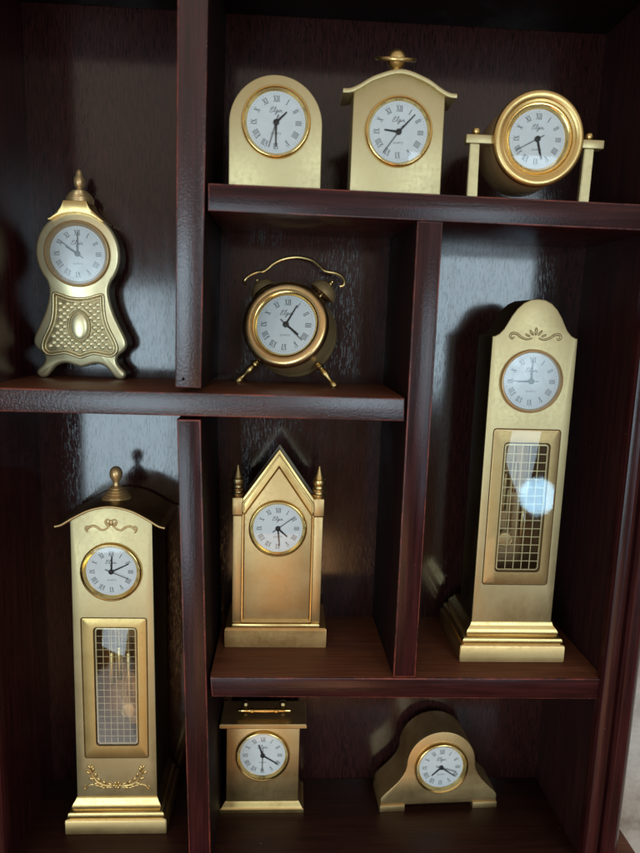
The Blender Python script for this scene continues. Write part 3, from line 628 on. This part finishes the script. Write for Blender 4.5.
for s in (-1, 1):
    scroll(bm, s, [(2, 32.4), (6, 32.4), (10, 33.4), (13.4, 35.8), (15.6, 39.4), (17.2, 44.0)], .85, -.1)
    scroll(bm, s, [(3, 31.4), (7, 30.6), (11, 31.6), (15, 33.4), (18.4, 32.6), (20.6, 30.2), (21.6, 31.4), (20.8, 32.6)], .65, -.1)
    for i, (x, z, a) in enumerate(((4.4, 33.8, 60), (6.6, 31.2, 120), (8.2, 35.2, 40), (10.6, 32.0, 110), (11.6, 37.2, 30), (13.8, 34.4, 100), (13.6, 40.6, 15), (16.6, 38.0, 80), (15.4, 44.4, -10), (18.6, 42.4, 60), (17.6, 46.4, 30), (16.4, 46.0, -30))):
        ell(bm, (s * x, -.2, z), .95, .7, 1.9, s * a, 10, 6)
for i in range(6): ell(bm, (1.9 * math.cos(i * PI / 3), -.2, 32.8 + 1.9 * math.sin(i * PI / 3)), .8, .6, 1.3, 90 - i * 60, 10, 6)
ell(bm, (0, -.5, 32.8), .9, .8, .9)
finish('garland_ornament', bm, GOLDM, t, angle=80)
dial(t, -.4, 183.0, 15.6, -.3, 3, 64, 113, 19.2, lens=(.66, .78, .72))

# ------------------------------------------------------------------ carriage clock
t = thing('carriage_clock', 'small square brass carriage clock with flat top and folded bar handle', 'clock', (-11.9, 400.0, FL), group=GRP)
bm = bmesh.new(); loft_rect(bm, [(-29.4, 29.4, -2, 25, 0), (-29.4, 29.4, -2, 25, 2.4), (-28.4, 28.4, -1.4, 24.5, 3.0), (-27.8, 27.8, -1.0, 24.2, 4.0), (-26.6, 26.6, -.4, 24, 6.2), (-25.6, 25.6, .2, 23.6, 7.4)]); finish('base', bm, GOLDM, t, angle=40)
bm = bmesh.new(); rbox(bm, -25.2, 25.2, 0, 23, 7.0, 64.4, .5); finish('case', bm, SATIN2, t)
bm = bmesh.new(); loft_rect(bm, [(-26, 26, -.4, 24, 63.8), (-28.6, 28.6, -1.8, 25, 64.8), (-29.8, 29.8, -2.4, 25.5, 65.6), (-29.8, 29.8, -2.4, 25.5, 67.6), (-29.2, 29.2, -2.0, 25.2, 68.2)]); finish('top_slab', bm, SATIN2, t, angle=30)
bm = bmesh.new(); lathe(bm, [(0, -18.6), (1.2, -18.4), (1.5, -17.6), (1.3, -12), (1.5, -9.6), (2.1, -9.2), (2.1, -7.6), (1.5, -7.2), (1.7, 0), (1.5, 7.2), (2.1, 7.6), (2.1, 9.2), (1.5, 9.6), (1.3, 12), (1.5, 17.6), (1.2, 18.4), (0, 18.6)], (.2, 6.5, 73.2), (1, 0, 0), 24); hd = finish('handle', bm, GOLD, t, angle=50)
for s in (-1, 1):
    bm = bmesh.new(); lathe(bm, [(2.6, 0), (2.6, .8), (1.5, 1.6), (1.4, 4.5), (2.4, 5.4), (2.8, 7.0), (2.2, 8.6), (0, 9.4)], (s * 13.2 + 0, 11.5, 68.1), (0, 0, 1), 24); p = finish('handle_post', bm, OLD, hd)
    bm = bmesh.new(); tube(bm, [(s * 13.2, 11.5, 73.2), (s * 15.2, 10.5, 73.2), (s * 17.2, 7, 73.2)], .9, 8); finish('handle_link', bm, OLD, hd)
dial(t, -.1, 43.6, 15.6, -.3, 340, 122, 181, 18.9, lens=(.54, .78, .80))

# ------------------------------------------------------------------ tambour mantel clock
t = thing('mantel_clock', 'hump backed brass mantel clock with sloping shoulders on block feet', 'clock', (114.3, 400.0, FL), rot=(0, 0, 2.5), group=GRP)
half = [(0, 4.7), (42.2, 4.7), (42.3, 9.8), (41.2, 11.6), (38.4, 14.6), (34.6, 18.4), (30.6, 22.6), (27.4, 27.2), (25.4, 31.4)] + arc(0, 36, 24.6, -2, 90, 18)
half = half[:-1] + [(0, half[-1][1])]
bm = bmesh.new(); plate(bm, mirror(half), 0, 25, .5); finish('case', bm, SATIN2, t, angle=40)
for s in (-1, 1):
    bm = bmesh.new(); x0, x1 = sorted((s * 42.8, s * 24.8)); rbox(bm, x0, x1, -.8, 25.5, 0, 4.9, .4); finish('foot', bm, SATIN2, t)
dial(t, 0, 33.6, 15.6, -.3, 227, 125, 107, 19.4, lens=(.58, .80, .74))

# ------------------------------------------------------------------ light: window behind the camera, added glint and fill lights, dim warm room
W = bpy.data.worlds.new('World'); SC.world = W; W.use_nodes = True; nt = W.node_tree
bg = nt.nodes['Background']; tc = N(nt, 'ShaderNodeTexCoord'); sp = N(nt, 'ShaderNodeSeparateXYZ'); L(nt, tc.outputs['Generated'], sp.inputs[0])
c = ramp(nt, mrange(nt, sp.outputs['Z'], -1, 1, 0, 1), [(.10, (.15, .075, .034)), (.36, (.15, .080, .038)), (.50, (.15, .105, .072)), (.62, (.55, .465, .39)), (.85, (.60, .52, .455))])
L(nt, c, bg.inputs['Color']); bg.inputs['Strength'].default_value = 1.0
def area_light(name, loc, target, sx, sy, power, col):
    l = bpy.data.lights.new(name, 'AREA'); l.shape = 'RECTANGLE'; l.size = sx; l.size_y = sy; l.energy = power; l.color = col
    o = bpy.data.objects.new(name, l); COL.objects.link(o); o.location = loc
    o.rotation_euler = (Vector(target) - Vector(loc)).to_track_quat('-Z', 'Y').to_euler(); return o
area_light('window_light', (-.58, -1.15, -.24), (-.05, .4, -.09), .54, .68, 9.4, (.66, .87, 1.0))
area_light('window_light', (.61, -1.15, .08), (.05, .4, .04), .46, .60, 7.0, (.66, .87, 1.0))
area_light('door_glint_light', (.624, -.748, -.405), (.156, .374, -.095), .088, .088, .48, (.45, .76, 1.0)).data.shape = 'DISK'  # added disc light, puts the window glint on the right door glass
area_light('floor_glow_light', (-.42, -.85, -1.05), (-.1, .39, -.25), .24, .24, .24, (1.0, .95, .9)).data.shape = 'DISK'
area_light('warm_fill_light', (-.03, -.85, -.80), (0, .4, -.25), .36, .4, 1.3, (1.0, .55, .25))  # added low fill, gives the lower clocks their orange tone

# ------------------------------------------------------------------ camera
cam = bpy.data.cameras.new('camera'); co = bpy.data.objects.new('camera', cam); COL.objects.link(co); SC.camera = co
R_, D_, F_ = Vector((0.99842431, -0.04691492, 0.03078772)), Vector((0.02285834, -0.16104426, -0.98668244)), Vector((0.05124831, 0.98583149, -0.15971811))
co.matrix_world = Matrix((R_, -D_, -F_)).transposed().to_4x4()
cam.sensor_fit = 'VERTICAL'; cam.sensor_height = 36; cam.sensor_width = 27; cam.lens = 633.333 / 853 * 36
cam.clip_start = .01; cam.clip_end = 50
cam.dof.use_dof = True; cam.dof.focus_distance = .385; cam.dof.aperture_fstop = 7.0
SC.view_settings.view_transform = 'Standard'; SC.view_settings.look = 'None'; SC.view_settings.exposure = 0; SC.view_settings.gamma = 1
SC.cycles.max_bounces = 10; SC.cycles.transparent_max_bounces = 16; SC.cycles.use_denoising = True
SC.cycles.sample_clamp_indirect = 6; SC.cycles.caustics_reflective = False; SC.cycles.caustics_refractive = False
